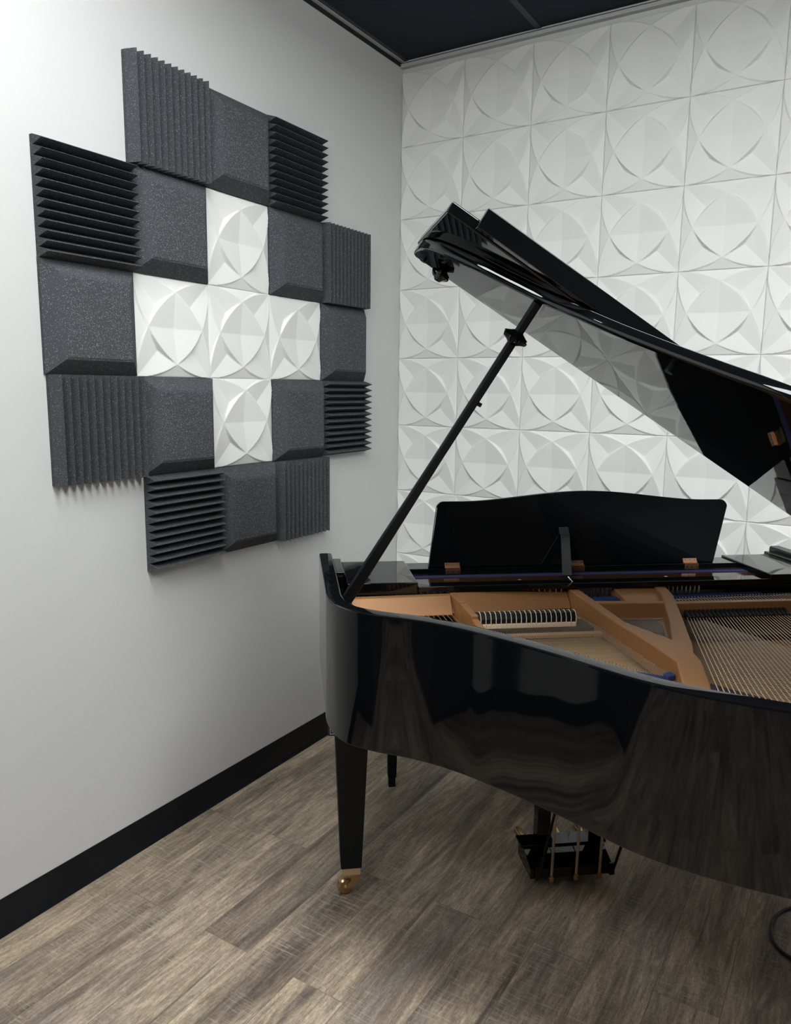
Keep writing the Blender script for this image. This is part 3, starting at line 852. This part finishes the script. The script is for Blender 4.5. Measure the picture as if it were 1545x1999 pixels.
# prop stick
p0 = Vector((.052, -.052, .952)); p1 = Vector(LP(1.300, .262, .001))
mb = MB(pf)
dd = (p1 - p0); L_ = dd.length; ax = dd.normalized(); sx = Vector((0, 1, 0)); sx = (sx - ax * sx.dot(ax)).normalized(); sy = ax.cross(sx)
def sec(t, hw, hd, ch):
    c = p0 + dd * t
    pts = [(-hw + ch, -hd), (hw - ch, -hd), (hw, -hd + ch), (hw, hd - ch), (hw - ch, hd), (-hw + ch, hd), (-hw, hd - ch), (-hw, -hd + ch)]
    return [tuple(c + sy * x + sx * y) for x, y in pts]
mb.loft([sec(t, hw, hd, ch) for t, hw, hd, ch in ((0, .0135, .010, .002), (.05, .014, .010, .002), (.22, .0125, .010, .002), (.42, .0105, .009, .003), (.55, .0095, .0085, .003), (.86, .0092, .0088, .004), (1.0, .0092, .009, .004))])
ps = mb.build('prop_stick', M['satin_black'], piano, smooth=True)
c_ = p0 + dd * .905
star_knob(c_, ax, .026, 'prop_collar', ps, M['lacquer'])
c_ = p0 + dd * .715; mb = MB(pf); mb.tube([tuple(c_), tuple(c_ - sy * .018)], .005, 8); mb.build('prop_peg', M['lacquer'], ps)
mb = MB(pf); mb.box((.038, -.075, .925), (.068, -.030, .951)); mb.build('prop_socket', M['black_metal'], ps, bevel=.003)
mb = MB(pf); mb.tube(catmull([(.034, -.085, .9815), (.040, -.045, .9815), (.050, -.018, .982), (.06, .0, .9815)], 4), .0022, 6)

# ------------------------------------------------------------------ legs
def leg(a, b):
    mb = MB(pf)
    mb.loft([[(a - hw, b - hd, z), (a + hw, b - hd, z), (a + hw, b + hd, z), (a - hw, b + hd, z)] for hw, hd, z in ((.0305, .030, .092), (.047, .046, .5178 if b < 0 else .648))])
    l_ = mb.build('leg', M['satin_black'], piano, bevel=.0015)
    mb = MB(pf); mb.box((a - .027, b - .027, .070), (a + .028, b + .0285, .092)); mb.build('ferrule', M['brass_matte'], l_, bevel=.0015)
    # caster: hooked fork and wheel
    mb = MB(pf)
    wc = Vector((a - .016, b + .006, .025))
    path = catmull([(a + .014, b + .002, .071), (a + .012, b + .003, .055), (a + .006, b + .004, .040), (a - .006, b + .006, .028), (a - .016, b + .006, .025)], 5)
    mb.loft([[(p[0] - s * .9, p[1] - w, p[2] + s * .3), (p[0] + s, p[1] - w, p[2] - s * .4), (p[0] + s, p[1] + w, p[2] - s * .4), (p[0] - s * .9, p[1] + w, p[2] + s * .3)] for p, s, w in [(q, .013 - .007 * i / (len(path) - 1), .0165) for i, q in enumerate(path)]])
    mb.build('caster_fork', M['brass'], l_, bevel=.002)
    mb = MB(pf)
    prof_ = [(-.012, .012), (-.0105, .0215), (-.006, .0248), (.006, .0248), (.0105, .0215), (.012, .012)]
    wd = Vector((.25, .968, 0)).normalized(); e1 = Vector((wd.y, -wd.x, 0)); e2 = Vector((0, 0, 1))
    mb.loft([[tuple(wc + wd * h_ + (e1 * cos(t) + e2 * sin(t)) * r_) for t in [2 * pi * k / 20 for k in range(20)]] for h_, r_ in prof_])
    mb.build('caster_wheel', M['brass'], l_, smooth=True)
    return l_
leg(.081, -.246); leg(1.471, -.246); leg(1.13, .56)

# ------------------------------------------------------------------ pedal lyre
ly = MB(pf)
ly.loft([[(a0, -.315, z0), (a0, -.315, .090), (a0, -.262, .090), (a0, -.187, .066), (a0, -.185, .036)] for a0, z0 in ((.618, .036), (.876, .036))])
ly.prism([(.610, -.322), (.886, -.322), (.886, -.262), (.610, -.262)], .090, .096)
for q in (.700, .776, .85): ly.loft([[(q - .0012, -.262, .089), (q + .0012, -.262, .089), (q + .0012, -.262, .0925), (q - .0012, -.262, .0925)], [(q - .0012, -.188, .065), (q + .0012, -.188, .065), (q + .0012, -.188, .068), (q - .0012, -.188, .068)]])
box = ly.build('pedal_box', M['lacquer'], piano, bevel=.0025)
for a in (.686, .869):
    mb = MB(pf); mb.prism([(a - .021, -.315), (a + .021, -.315), (a + .021, -.275), (a - .021, -.275)], .0962, .589); mb.build('lyre_post', M['lacquer'], piano, bevel=.002)
for a, pa in ((.681, .645), (.758, .768), (.832, .848)):
    mb = MB(pf); mb.tube([(a, -.178, .046), (a + .012, -.182, .60)], .0042, 10); r_ = mb.build('pedal_rod', M['rod'], piano, smooth=True)
    mb = MB(pf); mb.tube([(a, -.178, .030), (a, -.178, .046)], [.0075, .0085], 12); mb.tube([(a, -.178, .046), (a, -.178, .050)], .0055, 10); mb.box((a - .006, -.186, .031), (a + .006, -.178, .043)); mb.build('rod_fitting', M['brass'], r_, bevel=.001)
    mb = MB(pf); mb.tube([(a * .3 + pa * .7, -.31, .056), (pa, -.37, .060), (pa, -.41, .056)], [.006, .011, .014], 12); mb.build('pedal', M['brass'], box, smooth=True)
for a, q in ((.640, .012), (.872, .02)):
    mb = MB(pf); mb.tube([(a, -.178, .040), (a + q, .02, .60)], .0042, 8); mb.build('lyre_brace', M['satin_black'], piano, smooth=True)
    mb = MB(pf); mb.box((a - .008, -.184, .036), (a + .008, -.176, .075)); mb.build('brace_bracket', M['black_metal'], box, bevel=.001)

# ================================================================== BENCH
bw = [Vector(PW(.283, -.843, 0)), Vector(PW(.283, -1.165, 0)), Vector(PW(.90, -1.165, 0)), Vector(PW(.90, -.843, 0))]
bc = PW(.59, -1.004, 0)
bench = empty('piano_bench', bc, A_)
tag(bench, 'black piano bench with slim tapering legs behind the piano, mostly hidden', 'bench')
for sx_ in (-1, 1):
    for sy2 in (-1, 1):
        a, b = sx_ * .3075, sy2 * .161
        mb = MB(); mb.loft([[(a - h_, b - h_, z), (a + h_, b - h_, z), (a + h_, b + h_, z), (a - h_, b + h_, z)] for h_, z in ((.0125, .0), (.0125, .040), (.0155, .041), (.021, .38))])
        mb.build('leg', M['satin_black'], bench)
MB().box((-.325, -.178, .38), (.325, .178, .44)).build('apron', M['satin_black'], bench, bevel=.003)
MB().box((-.335, -.188, .4402), (.335, .188, .49)).build('seat', M['leather'], bench, bevel=.014, seg=4)

# ================================================================== ADDED CABINETS out of view, put in only for the case to reflect
def added_cabinet(loc, rz, w, d, h, lab):
    e = empty('added_cabinet', loc, rz)
    MB().box((-w / 2, -d / 2, .06), (w / 2, d / 2, h)).build('body', M['added_dark'], e, bevel=.004)
    MB().box((-w / 2 + .03, -d / 2 + .02, 0), (w / 2 - .03, d / 2 - .04, .06)).build('plinth', M['dull_black'], e)
    n = max(1, round(w / .45))
    for k in range(n):
        x0 = -w / 2 + k * w / n
        dr = MB().box((x0 + .004, d / 2 + .0005, .07), (x0 + w / n - .004, d / 2 + .019, h - .01)).build('door', M['added_dark'], e, bevel=.002)
        MB().box((x0 + w / n - .06, d / 2 + .0195, h * .5), (x0 + w / n - .045, d / 2 + .035, h * .5 + .14)).build('handle', M['black_metal'], dr, bevel=.002)
    tag(e, lab, 'added_cabinet')
added_cabinet((.24, -3.575, 0), -pi / 2, 1.08, .40, 1.9, 'tall dark cabinet added for the case to reflect, left wall behind the viewpoint')
added_cabinet((1.6, -4.98, 0), 0, 2.0, .50, 1.5, 'long dark cabinet added for the case to reflect, wall facing the white panels')

# ================================================================== CABLE
pts = [(2.35, -.70), (2.15, -.735), (1.98, -.715), (1.88, -.70), (1.825, -.722), (1.792, -.775), (1.781, -.84), (1.790, -.90), (1.815, -.935), (1.86, -.960), (1.95, -1.0), (2.1, -1.02), (2.3, -.98)]
mb = MB(); mb.tube(catmull([(x, y, .0046) for x, y in pts], 6), .0045, 10)
tag(mb.build('braided_cable', M['cable'], smooth=True), 'black braided cable looping on the floor at the lower right', 'cable')
